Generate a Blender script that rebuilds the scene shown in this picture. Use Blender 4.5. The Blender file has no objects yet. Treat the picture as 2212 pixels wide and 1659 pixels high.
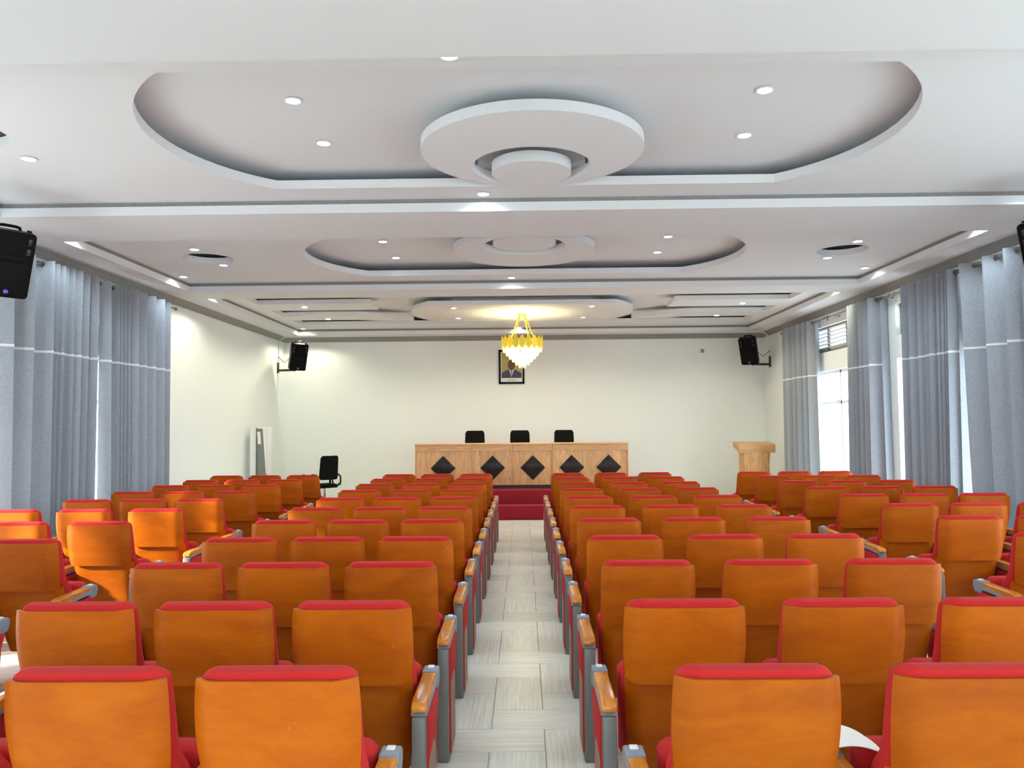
import bpy, bmesh, math, random
from mathutils import Vector, Matrix
random.seed(7)
S = bpy.context.scene
COL = S.collection
PI = math.pi

# ------------------------------------------------------------------ camera
H = 1.69
FPX, IW, IH = 1650.0, 2212.0, 1659.0
yaw, pitch, roll = math.radians(0.83), math.radians(3.07), math.radians(0.50)
fwd = Vector((-math.sin(yaw)*math.cos(pitch), math.cos(yaw)*math.cos(pitch), math.sin(pitch)))
rgt0 = fwd.cross(Vector((0, 0, 1))).normalized()
up0 = rgt0.cross(fwd)
rgt = rgt0*math.cos(roll) - up0*math.sin(roll)
upv = up0*math.cos(roll) + rgt0*math.sin(roll)
CP = Vector((0, 0, H))
cam = bpy.data.cameras.new('camera')
cam.sensor_fit = 'HORIZONTAL'
cam.sensor_width = 36.0
cam.lens = 36.0*FPX/IW
cam.clip_start = 0.05
camo = bpy.data.objects.new('camera', cam)
COL.objects.link(camo)
camo.matrix_world = Matrix(((rgt.x, upv.x, -fwd.x, CP.x), (rgt.y, upv.y, -fwd.y, CP.y),
                            (rgt.z, upv.z, -fwd.z, CP.z), (0, 0, 0, 1)))
S.camera = camo

def ray(px, py):
    return fwd + rgt*((px-IW/2)/FPX) + upv*(-(py-IH/2)/FPX)
def at_z(px, py, z):
    r = ray(px, py); return CP + r*((z-H)/r.z)
def at_y(px, py, y):
    r = ray(px, py); return CP + r*(y/r.y)
def at_x(px, py, x):
    r = ray(px, py); return CP + r*(x/r.x)

# ------------------------------------------------------------------ world, exposure
SKY = 7.0
w = bpy.data.worlds.new('sky'); S.world = w; w.use_nodes = True
wn = w.node_tree.nodes
wn['Background'].inputs[0].default_value = (0.80, 0.91, 1.0, 1)
wn['Background'].inputs[1].default_value = SKY
sun = bpy.data.lights.new('sun', 'SUN'); sun.energy = 11.0; sun.angle = math.radians(3); sun.color = (1, .95, .86)
suno = bpy.data.objects.new('sun', sun); COL.objects.link(suno)
suno.rotation_euler = Vector((1.0, .6, -.47)).to_track_quat('-Z', 'Y').to_euler()
S.view_settings.view_transform = 'Standard'
S.view_settings.look = 'None'
S.view_settings.exposure = 0.65
S.view_settings.gamma = 1.0
S.view_settings.use_curve_mapping = False
S.cycles.use_denoising = True
S.cycles.max_bounces = 8
S.cycles.diffuse_bounces = 5
S.cycles.transparent_max_bounces = 12
S.cycles.sample_clamp_indirect = 6.0
S.cycles.caustics_reflective = False
S.cycles.caustics_refractive = False

# room dimensions
XW = 5.5          # half width
YB, YR = 17.5, -2.6   # wall behind the stage, wall behind the camera
WT = 0.24         # wall thickness
ZC, ZT, ZO = 3.74, 3.87, 4.045      # ceiling levels: soffit, tray, oval recess
# openings along the side walls (y0, y1)
OPEN_R = [(-1.6, 1.4), (3.0, 6.3), (7.4, 11.28), (12.35, 14.75)]
OPEN_L = [(-1.6, -.2), (4.3, 6.2), (7.35, 11.2)]
ZD = 2.62         # top of tall opening
ZV0, ZV1 = 2.96, 3.43
OPEN_B = [(-4.4, -1.7), (-1.2, 1.2), (1.7, 4.4)]   # rear wall (x0, x1)

def portal(name, loc, rot, sx, sy):
    l = bpy.data.lights.new(name, 'AREA'); l.shape = 'RECTANGLE'; l.size = sx; l.size_y = sy
    l.cycles.is_portal = True
    o = bpy.data.objects.new(name, l); o.location = loc; o.rotation_euler = rot; COL.objects.link(o)
for i, (a, b) in enumerate(OPEN_R):
    portal('daylight_portal', (XW+WT+.03, (a+b)/2, ZD/2), (0, PI/2, 0), ZD, b-a)
for i, (a, b) in enumerate(OPEN_L):
    portal('daylight_portal', (-XW-WT-.03, (a+b)/2, ZD/2), (0, -PI/2, 0), ZD, b-a)
for i, (a, b) in enumerate(OPEN_B):
    portal('daylight_portal', ((a+b)/2, YR-WT-.03, 2.0), (PI/2, 0, 0), b-a, 1.4)

# ------------------------------------------------------------------ materials
def srgb(r, g, b):
    f = lambda c: (c/255/12.92 if c/255 <= .04045 else ((c/255+.055)/1.055)**2.4)
    return (f(r), f(g), f(b), 1)
MATS = {}
def new_mat(name):
    m = bpy.data.materials.new(name); m.use_nodes = True
    nt = m.node_tree
    b = nt.nodes['Principled BSDF']
    MATS[name] = m
    return m, nt, b
def plain(name, col, rough=.6, metal=0, noise=.06, scale=30, bump=.0, spec=.5, coat=0):
    m, nt, b = new_mat(name)
    n = nt.nodes.new('ShaderNodeTexNoise'); n.inputs['Scale'].default_value = scale
    n.inputs['Detail'].default_value = 4
    tc = nt.nodes.new('ShaderNodeTexCoord'); nt.links.new(tc.outputs['Object'], n.inputs['Vector'])
    mx = nt.nodes.new('ShaderNodeMix'); mx.data_type = 'RGBA'
    mx.inputs[6].default_value = tuple(c*(1-noise) for c in col[:3])+(1,)
    mx.inputs[7].default_value = tuple(min(1, c*(1+noise)) for c in col[:3])+(1,)
    nt.links.new(n.outputs['Fac'], mx.inputs[0]); nt.links.new(mx.outputs[2], b.inputs['Base Color'])
    b.inputs['Roughness'].default_value = rough; b.inputs['Metallic'].default_value = metal
    b.inputs['Specular IOR Level'].default_value = spec
    b.inputs['Coat Weight'].default_value = coat
    if bump:
        bp = nt.nodes.new('ShaderNodeBump'); bp.inputs['Strength'].default_value = bump
        bp.inputs['Distance'].default_value = .002
        nt.links.new(n.outputs['Fac'], bp.inputs['Height']); nt.links.new(bp.outputs['Normal'], b.inputs['Normal'])
    return m
def wood(name, c0, c1, rough=.35, stretch=(1.2, 1.2, 9), scale=3.0, scratch=None, var=.18, coat=.2, fine=.5, spec=.4):
    m, nt, b = new_mat(name)
    N, L = nt.nodes, nt.links
    tc = N.new('ShaderNodeTexCoord'); oi = N.new('ShaderNodeObjectInfo')
    ad = N.new('ShaderNodeVectorMath'); ad.operation = 'MULTIPLY_ADD'
    L.new(oi.outputs['Random'], ad.inputs[0]); ad.inputs[1].default_value = (37, 19, 53)
    L.new(tc.outputs['Object'], ad.inputs[2])
    mp = N.new('ShaderNodeMapping'); mp.inputs['Scale'].default_value = stretch
    L.new(ad.outputs[0], mp.inputs['Vector'])
    n1 = N.new('ShaderNodeTexNoise'); n1.inputs['Scale'].default_value = scale; n1.inputs['Detail'].default_value = 5
    n1.inputs['Distortion'].default_value = 1.2
    L.new(mp.outputs[0], n1.inputs['Vector'])
    n2 = N.new('ShaderNodeTexNoise'); n2.inputs['Scale'].default_value = scale*9; n2.inputs['Detail'].default_value = 3
    L.new(mp.outputs[0], n2.inputs['Vector'])
    m1 = N.new('ShaderNodeMath'); m1.operation = 'MULTIPLY_ADD'; m1.inputs[1].default_value = fine
    L.new(n2.outputs['Fac'], m1.inputs[0]); L.new(n1.outputs['Fac'], m1.inputs[2])
    cr = N.new('ShaderNodeValToRGB')
    cr.color_ramp.elements[0].position = .45; cr.color_ramp.elements[0].color = c0
    cr.color_ramp.elements[1].position = .95; cr.color_ramp.elements[1].color = c1
    L.new(m1.outputs[0], cr.inputs['Fac'])
    hs = N.new('ShaderNodeHueSaturation')
    mr = N.new('ShaderNodeMapRange'); mr.inputs['To Min'].default_value = 1-var; mr.inputs['To Max'].default_value = 1+var
    L.new(oi.outputs['Random'], mr.inputs['Value']); L.new(mr.outputs[0], hs.inputs['Value'])
    L.new(cr.outputs['Color'], hs.inputs['Color'])
    out = hs.outputs['Color']
    if scratch:
        mp2 = N.new('ShaderNodeMapping'); mp2.inputs['Scale'].default_value = (70, 70, 16)
        mp2.inputs['Rotation'].default_value = (.2, .5, .1)
        L.new(ad.outputs[0], mp2.inputs['Vector'])
        n3 = N.new('ShaderNodeTexNoise'); n3.inputs['Scale'].default_value = 2.2; n3.inputs['Detail'].default_value = 6
        L.new(mp2.outputs[0], n3.inputs['Vector'])
        n4 = N.new('ShaderNodeTexNoise'); n4.inputs['Scale'].default_value = 5; L.new(ad.outputs[0], n4.inputs['Vector'])
        ml = N.new('ShaderNodeMath'); ml.operation = 'MULTIPLY'; L.new(n3.outputs['Fac'], ml.inputs[0]); L.new(n4.outputs['Fac'], ml.inputs[1])
        th = N.new('ShaderNodeMapRange'); th.inputs['From Min'].default_value = .485; th.inputs['From Max'].default_value = .50
        L.new(ml.outputs[0], th.inputs['Value'])
        mx = N.new('ShaderNodeMix'); mx.data_type = 'RGBA'; mx.inputs[7].default_value = scratch
        L.new(th.outputs[0], mx.inputs[0]); L.new(out, mx.inputs[6]); out = mx.outputs[2]
    L.new(out, b.inputs['Base Color'])
    b.inputs['Roughness'].default_value = rough; b.inputs['Coat Weight'].default_value = coat
    b.inputs['Coat Roughness'].default_value = .2; b.inputs['Specular IOR Level'].default_value = spec
    return m
def emit(name, col, strength):
    m, nt, b = new_mat(name)
    b.inputs['Base Color'].default_value = (.9, .9, .9, 1)
    b.inputs['Emission Color'].default_value = col; b.inputs['Emission Strength'].default_value = strength
    return m

plain('wall_paint', (.86, .90, .885, 1), .75, noise=.015, scale=4, bump=.05)
plain('ceiling_paint', (.77, .785, .815, 1), .8, noise=.01, scale=3)
plain('recess_paint', (.76, .77, .80, 1), .8, noise=.01, scale=3)
plain('white_paint', (.82, .82, .80, 1), .6, noise=.02)
plain('white_metal', (.80, .81, .82, 1), .35, noise=.02)
plain('grey_trim', (.27, .27, .26, 1), .7, noise=.35, scale=60, bump=.4)
plain('grey_metal', (.17, .175, .165, 1), .45, noise=.05, scale=200, metal=.2)
plain('grey_plastic', (.21, .24, .28, 1), .45, noise=.04)
plain('red_fabric', srgb(186, 28, 26), .95, noise=.12, scale=260, bump=.25)
plain('red_carpet', srgb(142, 15, 32), .95, noise=.22, scale=90, bump=.6)
plain('brown_laminate', srgb(150, 120, 100), .5, noise=.08, scale=40)
plain('black_plastic', (.004, .004, .0045, 1), .45, noise=.1, spec=.10)
plain('black_mesh', (.006, .006, .006, 1), .95, noise=.4, scale=300, bump=.4, spec=.15)
plain('black_metal', (.02, .02, .02, 1), .4, noise=.1)
plain('chrome', (.6, .6, .6, 1), .2, metal=1)
plain('rod_metal', (.25, .24, .22, 1), .35, metal=.8)
plain('gold_metal', (.95, .68, .05, 1), .4, metal=.35, noise=.1)
plain('paper', (.85, .85, .82, 1), .7, noise=.03)
plain('grey_glass', (.20, .21, .19, 1), .4, noise=.03)
plain('terrace', (.62, .60, .56, 1), .8, noise=.08, scale=3)
plain('grout', (.30, .29, .27, 1), .8)
plain('blue_badge', (.04, .04, .35, 1), .4)
plain('printed_white', (.8, .8, .8, 1), .6)
wood('seat_wood', srgb(164, 76, 5), srgb(187, 97, 7), .45, (.8, .8, 2.6), 2.6, scratch=srgb(230, 180, 120), var=.09, coat=0, fine=.35, spec=.16)
wood('arm_wood', srgb(176, 96, 16), srgb(222, 140, 36), .25, (6, 1, 6), 5, var=.10, coat=.5)
wood('desk_wood', srgb(186, 128, 78), srgb(232, 182, 128), .5, (9, 9, .9), 4, var=.10)
wood('desk_wood_flat', srgb(190, 134, 84), srgb(224, 174, 122), .45, (.9, 9, 9), 4, var=.05)
wood('dark_wood', srgb(16, 7, 4), srgb(32, 14, 8), .8, (24, 24, 1), 4, var=.05)

# tiles
def tile_mat():
    m, nt, b = new_mat('floor_tile')
    N, L = nt.nodes, nt.links
    tc = N.new('ShaderNodeTexCoord'); oi = N.new('ShaderNodeObjectInfo')
    ad = N.new('ShaderNodeVectorMath'); ad.operation = 'MULTIPLY_ADD'
    L.new(oi.outputs['Random'], ad.inputs[0]); ad.inputs[1].default_value = (37, 19, 53); L.new(tc.outputs['Object'], ad.inputs[2])
    mp = N.new('ShaderNodeMapping'); mp.inputs['Scale'].default_value = (1.2, 34, 1); L.new(ad.outputs[0], mp.inputs['Vector'])
    n = N.new('ShaderNodeTexNoise'); n.inputs['Scale'].default_value = 2.2; n.inputs['Detail'].default_value = 6; n.inputs['Distortion'].default_value = .6
    L.new(mp.outputs[0], n.inputs['Vector'])
    cr = N.new('ShaderNodeValToRGB')
    cr.color_ramp.elements[0].position = .3; cr.color_ramp.elements[0].color = srgb(198, 195, 182)
    cr.color_ramp.elements[1].position = .62; cr.color_ramp.elements[1].color = srgb(222, 221, 211)
    L.new(n.outputs['Fac'], cr.inputs['Fac'])
    hs = N.new('ShaderNodeHueSaturation'); mr = N.new('ShaderNodeMapRange')
    mr.inputs['To Min'].default_value = .92; mr.inputs['To Max'].default_value = 1.06
    L.new(oi.outputs['Random'], mr.inputs['Value']); L.new(mr.outputs[0], hs.inputs['Value']); L.new(cr.outputs['Color'], hs.inputs['Color'])
    L.new(hs.outputs['Color'], b.inputs['Base Color']); b.inputs['Roughness'].default_value = .28
tile_mat()

def curtain_mat():
    m, nt, b = new_mat('curtain_cloth')
    N, L = nt.nodes, nt.links
    tc = N.new('ShaderNodeTexCoord')
    n = N.new('ShaderNodeTexNoise'); n.inputs['Scale'].default_value = 40; n.inputs['Detail'].default_value = 4
    L.new(tc.outputs['Object'], n.inputs['Vector'])
    cr = N.new('ShaderNodeValToRGB')
    cr.color_ramp.elements[0].position = .3; cr.color_ramp.elements[0].color = (.31, .335, .37, 1)
    cr.color_ramp.elements[1].position = .7; cr.color_ramp.elements[1].color = (.37, .395, .43, 1)
    L.new(n.outputs['Fac'], cr.inputs['Fac']); L.new(cr.outputs['Color'], b.inputs['Base Color'])
    b.inputs['Roughness'].default_value = .85; b.inputs['Sheen Weight'].default_value = .2
    bp = N.new('ShaderNodeBump'); bp.inputs['Strength'].default_value = .3; bp.inputs['Distance'].default_value = .003
    L.new(n.outputs['Fac'], bp.inputs['Height']); L.new(bp.outputs['Normal'], b.inputs['Normal'])
    tr = N.new('ShaderNodeBsdfTranslucent'); L.new(cr.outputs['Color'], tr.inputs['Color'])
    mx = N.new('ShaderNodeMixShader'); mx.inputs[0].default_value = .04
    L.new(b.outputs[0], mx.inputs[1]); L.new(tr.outputs[0], mx.inputs[2]); L.new(mx.outputs[0], N['Material Output'].inputs['Surface'])
curtain_mat()
def glass_mat():
    m, nt, b = new_mat('window_glass')
    N, L = nt.nodes, nt.links
    t = N.new('ShaderNodeBsdfTransparent'); t.inputs[0].default_value = (.93, .95, .95, 1)
    g = N.new('ShaderNodeBsdfGlossy'); g.inputs['Roughness'].default_value = .02
    mx = N.new('ShaderNodeMixShader'); mx.inputs[0].default_value = .07
    L.new(t.outputs[0], mx.inputs[1]); L.new(g.outputs[0], mx.inputs[2]); L.new(mx.outputs[0], N['Material Output'].inputs['Surface'])
glass_mat()
def crystal_mat():
    m, nt, b = new_mat('crystal')
    N, L = nt.nodes, nt.links
    t = N.new('ShaderNodeBsdfTranslucent'); t.inputs[0].default_value = (1, .97, .85, 1)
    g = N.new('ShaderNodeBsdfTransparent')
    mx = N.new('ShaderNodeMixShader'); mx.inputs[0].default_value = .45
    L.new(t.outputs[0], mx.inputs[1]); L.new(g.outputs[0], mx.inputs[2]); L.new(mx.outputs[0], N['Material Output'].inputs['Surface'])
crystal_mat()
emit('lamp_cool', (.82, .95, 1, 1), 18)
emit('lamp_warm', (1, .95, .66, 1), 16)
emit('bulb_glow', (1, .88, .5, 1), 14)

# ------------------------------------------------------------------ mesh helpers
class MB:
    def __init__(s): s.v = []; s.f = []
    def add(s, vs, fs):
        o = len(s.v); s.v += [tuple(p) for p in vs]; s.f += [tuple(i+o for i in f) for f in fs]; return s
    def box(s, x0, x1, y0, y1, z0, z1):
        return s.add([(x0, y0, z0), (x1, y0, z0), (x1, y1, z0), (x0, y1, z0), (x0, y0, z1), (x1, y0, z1), (x1, y1, z1), (x0, y1, z1)],
              [(3, 2, 1, 0), (4, 5, 6, 7), (0, 1, 5, 4), (1, 2, 6, 5), (2, 3, 7, 6), (3, 0, 4, 7)])
    def prism(s, poly, a0, a1, axis='x'):
        # poly: 2D points; axis x -> (y,z), y -> (x,z), z -> (x,y)
        f = {'x': lambda p, a: (a, p[0], p[1]), 'y': lambda p, a: (p[0], a, p[1]), 'z': lambda p, a: (p[0], p[1], a)}[axis]
        n = len(poly)
        vs = [f(p, a0) for p in poly]+[f(p, a1) for p in poly]
        fs = [tuple(range(n))[::-1], tuple(range(n, 2*n))]+[(i, (i+1) % n, n+(i+1) % n, n+i) for i in range(n)]
        return s.add(vs, fs)
    def tube(s, pts, r, n=8, cap=True):
        pts = [Vector(p) for p in pts]; rings = []
        rr = r if isinstance(r, (list, tuple)) else [r]*len(pts)
        prev = None
        for i, p in enumerate(pts):
            t = (pts[min(i+1, len(pts)-1)]-pts[max(i-1, 0)])
            t = t.normalized() if t.length > 1e-9 else Vector((0, 0, 1))
            a = prev if prev is not None else (Vector((0, 0, 1)) if abs(t.z) < .9 else Vector((1, 0, 0)))
            u = (a - t*a.dot(t)).normalized(); v = t.cross(u); prev = u
            rings.append([p+(u*math.cos(2*PI*k/n)+v*math.sin(2*PI*k/n))*rr[i] for k in range(n)])
        vs = [q for R in rings for q in R]; fs = []
        for i in range(len(pts)-1):
            for k in range(n):
                fs.append((i*n+k, i*n+(k+1) % n, (i+1)*n+(k+1) % n, (i+1)*n+k))
        if cap:
            fs += [tuple(range(n))[::-1], tuple(range((len(pts)-1)*n, len(pts)*n))]
        return s.add(vs, fs)
    def lathe(s, prof, n=24, c=(0, 0, 0), a0=0, a1=2*PI):
        full = abs(a1-a0-2*PI) < 1e-6; m = n if full else n+1
        vs = []; fs = []
        for r, z in prof:
            for k in range(m):
                a = a0+(a1-a0)*k/n
                vs.append((c[0]+r*math.cos(a), c[1]+r*math.sin(a), c[2]+z))
        for i in range(len(prof)-1):
            for k in range(n):
                k2 = (k+1) % m
                fs.append((i*m+k, i*m+k2, (i+1)*m+k2, (i+1)*m+k))
        return s.add(vs, fs)
    def grid(s, fn, nu, nv):
        vs = [fn(i/nu, j/nv) for j in range(nv+1) for i in range(nu+1)]
        fs = [(j*(nu+1)+i, j*(nu+1)+i+1, (j+1)*(nu+1)+i+1, (j+1)*(nu+1)+i) for j in range(nv) for i in range(nu)]
        return s.add(vs, fs)
    def mesh(s, name, mat, bevel=0, seg=2, smooth=True, weld=True, angle=35):
        bm = bmesh.new()
        vv = [bm.verts.new(p) for p in s.v]
        for f in s.f:
            try: bm.faces.new([vv[i] for i in f])
            except ValueError: pass
        if weld: bmesh.ops.remove_doubles(bm, verts=bm.verts, dist=1e-5)
        bmesh.ops.recalc_face_normals(bm, faces=bm.faces)
        if bevel:
            bmesh.ops.bevel(bm, geom=[e for e in bm.edges if len(e.link_faces) == 2 and e.calc_face_angle(0) > .5], offset=bevel, segments=seg, affect='EDGES', profile=.5)
        me = bpy.data.meshes.new(name); bm.to_mesh(me); bm.free()
        if smooth:
            me.shade_smooth(); me.set_sharp_from_angle(angle=math.radians(angle))
        me.materials.append(MATS[mat])
        return me
    def build(s, name, mat, parent=None, **k):
        return put(name, s.mesh(name, mat, **k), parent)
def put(name, me, parent=None, loc=None, rot=None):
    o = bpy.data.objects.new(name, me); COL.objects.link(o); o.parent = parent
    if loc is not None: o.location = loc
    if rot is not None: o.rotation_euler = rot
    return o
def tag(o, label, cat, group=None, kind=None):
    o['label'] = label
    if cat: o['category'] = cat
    if group: o['group'] = group
    if kind: o['kind'] = kind
    return o
def thing(name, label, cat, loc=(0, 0, 0), rz=0, group=None):
    o = bpy.data.objects.new(name, None); COL.objects.link(o); o.location = loc; o.rotation_euler = (0, 0, rz)
    o.empty_display_size = .1
    return tag(o, label, cat, group)
def struct(o, label=None, cat=None):
    o['kind'] = 'structure'
    if label: o['label'] = label
    if cat: o['category'] = cat
    return o
def slab(name, outlines, z0, z1, mat, parent=None):
    """flat plate with holes: outlines = closed 2D loops (first outer, then holes)"""
    cu = bpy.data.curves.new(name, 'CURVE'); cu.dimensions = '2D'; cu.fill_mode = 'BOTH'; cu.extrude = (z1-z0)/2
    for L in outlines:
        sp = cu.splines.new('POLY'); sp.points.add(len(L)-1); sp.use_cyclic_u = True
        for p, q in zip(sp.points, L): p.co = (q[0], q[1], 0, 1)
    t = bpy.data.objects.new(name+'_tmp', cu); COL.objects.link(t)
    dg = bpy.context.evaluated_depsgraph_get(); dg.update()
    me = bpy.data.meshes.new_from_object(t.evaluated_get(dg))
    bpy.data.objects.remove(t); bpy.data.curves.remove(cu)
    for v in me.vertices: v.co.z += (z0+z1)/2
    me.name = name; me.materials.clear(); me.materials.append(MATS[mat])
    me.shade_smooth(); me.set_sharp_from_angle(angle=math.radians(40))
    return put(name, me, parent)
def rect(x0, x1, y0, y1): return [(x0, y0), (x1, y0), (x1, y1), (x0, y1)]
def circle(cx, cy, r, n=48): return [(cx+r*math.cos(2*PI*k/n), cy+r*math.sin(2*PI*k/n)) for k in range(n)]
def stadium(cx, cy, s, b, g, n=18):
    R = (b*b+g*g)/(2*g); a = math.asin(b/R); pts = []
    for k in range(n+1):
        t = -a+2*a*k/n; pts.append((cx+s+g-R+R*math.cos(t), cy+R*math.sin(t)))
    for k in range(n+1):
        t = -a+2*a*k/n; pts.append((cx-(s+g-R+R*math.cos(t)), cy-R*math.sin(t)))
    return pts

# ------------------------------------------------------------------ floor with herringbone tiles
fl = struct(MB().box(-XW-WT, XW+WT, YR-WT, YB+WT, -.12, -.004).build('floor', 'grout', smooth=False), 'pale wood-grain tiled floor of the hall', 'floor')
TU = 0.292; TG = .0018
tile_me = MB().box(TG, 2*TU-TG, TG, TU-TG, -.01, 0).mesh('tile', 'floor_tile', bevel=.0012, seg=1)
TX0, TY0 = -.193, 4.345
near, rest = [], MB()
for a in range(-70, 110):
    for b in range(-40, 40):
        for hv in (0, 1):
            ux, uy = (a+2*b, a-2*b) if hv == 0 else (2+a+2*b, -1+a-2*b)
            x0, y0 = TX0+ux*TU, TY0+uy*TU
            x1, y1 = (x0+2*TU, y0+TU) if hv == 0 else (x0+TU, y0+2*TU)
            if x0 < -XW-WT or x1 > XW+WT or y0 < YR-WT or y1 > YB: continue
            cx, cy = (x0+x1)/2, (y0+y1)/2
            if -.75 < cx < .68 and 2.4 < cy < 14: near.append((x0, y0, hv))
            else: rest.box(x0+TG, x1-TG, y0+TG, y1-TG, -.01, 0)
for x0, y0, hv in near:
    if hv == 0: put('tile', tile_me, fl, (x0, y0, 0))
    else: put('tile', tile_me, fl, (x0+TU, y0, 0), (0, 0, PI/2))
ro = rest.build('tile_field', 'floor_tile', fl, smooth=False, weld=False); ro['kind'] = 'stuff'

# ------------------------------------------------------------------ walls
ZTOP = 4.12
def wall_pieces(mb, sx, opens):
    xa, xb = (XW, XW+WT) if sx > 0 else (-XW-WT, -XW)
    y = YR-WT
    for a, b in opens:
        mb.box(xa, xb, y, a, -.1, ZTOP)
        mb.box(xa, xb, a, b, ZD, ZV0); mb.box(xa, xb, a, b, ZV1, ZTOP)
        mb.box(xa, xb, a, b, -.1, .0)
        y = b
    mb.box(xa, xb, y, YB+WT, -.1, ZTOP)
m = MB(); wall_pieces(m, 1, OPEN_R); struct(m.build('wall_right', 'wall_paint', smooth=False), 'cream right-hand wall with tall door openings', 'wall')
m = MB(); wall_pieces(m, -1, OPEN_L); struct(m.build('wall_left', 'wall_paint', smooth=False), 'cream left-hand wall behind the grey curtains', 'wall')
struct(MB().box(-XW-WT, XW+WT, YB, YB+WT, -.1, ZTOP).build('wall_back', 'wall_paint', smooth=False), 'cream wall behind the stage and desk', 'wall')
m = MB(); x = -XW-WT
for a, b in OPEN_B:
    m.box(x, a, YR-WT, YR, -.1, ZTOP); m.box(a, b, YR-WT, YR, -.1, 1.3); m.box(a, b, YR-WT, YR, 2.7, ZTOP); x = b
m.box(x, XW+WT, YR-WT, YR, -.1, ZTOP)
struct(m.build('wall_rear', 'wall_paint', smooth=False), 'rear wall of the hall with windows', 'wall')

# ceiling
A0, A1, B0, B1, C0, C1 = 4.15, 7.22, 8.22, 11.40, 12.05, 17.0
XT = 5.03
ce = struct(slab('ceiling', [rect(-XW-WT, XW+WT, YR-WT, YB+WT), rect(-XT, XT, A0, A1), rect(-XT, XT, B0, B1), rect(-XT, XT, C0, C1)], ZC, ZC+.086, 'ceiling_paint'),
            'white stepped plaster ceiling with recessed trays', 'ceiling')
ovA = stadium(0.03, 5.71, 2.27, 1.16, .55); ovB = stadium(0.03, 9.84, 2.27, 1.13, .55)
REC = rect(-4.72, 4.72, 12.3, 16.28)      # recess of the rear tray, with arms and a central panel hung in it
def arms(sg):
    f = lambda P: [(sg*x, y) for x, y in P]
    one = [(-4.74, 13.45), (-2.70, 13.45), (-2.70, 14.2), (-4.74, 14.2)]
    two = [(-4.74, 14.92), (-3.38, 14.92), (-3.12, 14.97), (-2.82, 15.17), (-2.52, 15.47), (-2.25, 15.56), (-2.25, 15.75), (-2.9, 15.72), (-3.3, 15.55), (-4.74, 15.52)]
    return [f(one), f(two)]
slab('tray_slab', [rect(-XW-WT, XW+WT, YR-WT, YB+WT), ovA, ovB] + [circle(-4.06, 9.72, .31), circle(4.08, 9.68, .31), circle(-4.12, 5.45, .31)] + [REC],
     ZT, ZT+.08, 'ceiling_paint', ce)
slab('recess_slab', [rect(-XW-WT, XW+WT, YR-WT, YB+WT)], ZO, ZO+.06, 'recess_paint', ce)
def ellipse(cx, cy, rx, ry, n=64): return [(cx+rx*math.cos(2*PI*k/n), cy+ry*math.sin(2*PI*k/n)) for k in range(n)]
def ring(name, cx, cy, R, hy, r, dy, rd, z0, q):
    slab(name, [ellipse(cx, cy, R, R*q, 72), ellipse(cx, hy, r, r*q, 60)], z0, z0+.08, 'ceiling_paint', ce)
    slab('centre_disc', [ellipse(cx, dy, rd, rd*q, 60)], z0-.002, z0+.09, 'ceiling_paint', ce)
    for k in range(4):
        a = PI/4+k*PI/2
        MB().tube([(cx+(R-.22)*math.cos(a), cy+(R-.22)*q*math.sin(a), z0+.07), (cx+(R-.22)*math.cos(a), cy+(R-.22)*q*math.sin(a), ZO+.01)], .012, 8).build('hanger', 'grey_metal', ce)
    MB().tube([(cx, dy, z0+.08), (cx, dy, ZO+.01)], .012, 8).build('hanger', 'grey_metal', ce)
ring('ceiling_ring', .09, 6.03, .89, 6.36, .50, 6.53, .345, 3.868, .95)
ring('ceiling_ring', .03, 9.56, .89, 9.22, .50, 9.10, .38, 3.868, .97)
for sg in (-1, 1):
    for P_ in arms(sg): slab('ceiling_arm', [P_], ZT+.0005, ZT+.08, 'ceiling_paint', ce)
slab('dropped_panel', [stadium(-.01, 14.85, 1.70, 1.12, .45)], ZT, ZT+.08, 'ceiling_paint', ce)
slab('dropped_panel_collar', [stadium(-.01, 14.85, 1.3, .8, .3)], ZT+.075, ZO+.005, 'ceiling_paint', ce)
for (a, b) in ((A0, A1), (B0, B1), (C0, C1)):
    m = MB(); z0, z1 = ZC+.08, ZT+.005
    m.box(-XT-.05, -XT-.02, a-.05, b+.05, z0, z1); m.box(XT+.02, XT+.05, a-.05, b+.05, z0, z1)
    m.box(-XT-.02, XT+.02, a-.05, a-.02, z0, z1); m.box(-XT-.02, XT+.02, b+.02, b+.05, z0, z1)
    m.build('tray_moulding', 'grey_trim', ce, smooth=False)
# cornice under the soffit
def cornice(name, p0, p1, nrm):
    prof = [(0, 3.635), (.02, 3.635), (.03, 3.66), (.05, 3.70), (.075, 3.725), (.08, ZC), (0, ZC)]
    d = Vector(p1)-Vector(p0); m = MB(); n = len(prof)
    vs = [Vector(p0)+Vector(nrm)*a+Vector((0, 0, z)) for a, z in prof]+[Vector(p1)+Vector(nrm)*a+Vector((0, 0, z)) for a, z in prof]
    m.add(vs, [tuple(range(n)), tuple(range(n, 2*n))]+[(i, (i+1) % n, n+(i+1) % n, n+i) for i in range(n)])
    return struct(m.build(name, 'grey_trim', smooth=False), None)
for n_, a, b, nn, lb in (('trim_1', (-XW, YR, 0), (-XW, YB, 0), (1, 0, 0), 'grey patterned cornice along the left wall'),
                     ('trim_2', (XW, YR, 0), (XW, YB, 0), (-1, 0, 0), 'grey patterned cornice along the right wall'),
                     ('trim_3', (-XW, YB, 0), (XW, YB, 0), (0, -1, 0), 'grey patterned cornice above the stage wall'),
                     ('trim_4', (-XW, YR, 0), (XW, YR, 0), (0, 1, 0), 'grey patterned cornice on the rear wall')):
    struct(cornice(n_, a, b, nn), lb, 'cornice')

# outside ground
struct(MB().box(-30, 30, -25, 40, -.3, -.13).build('ground_outside', 'terrace', smooth=False), 'pale paved ground outside the doors', 'ground')

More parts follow.
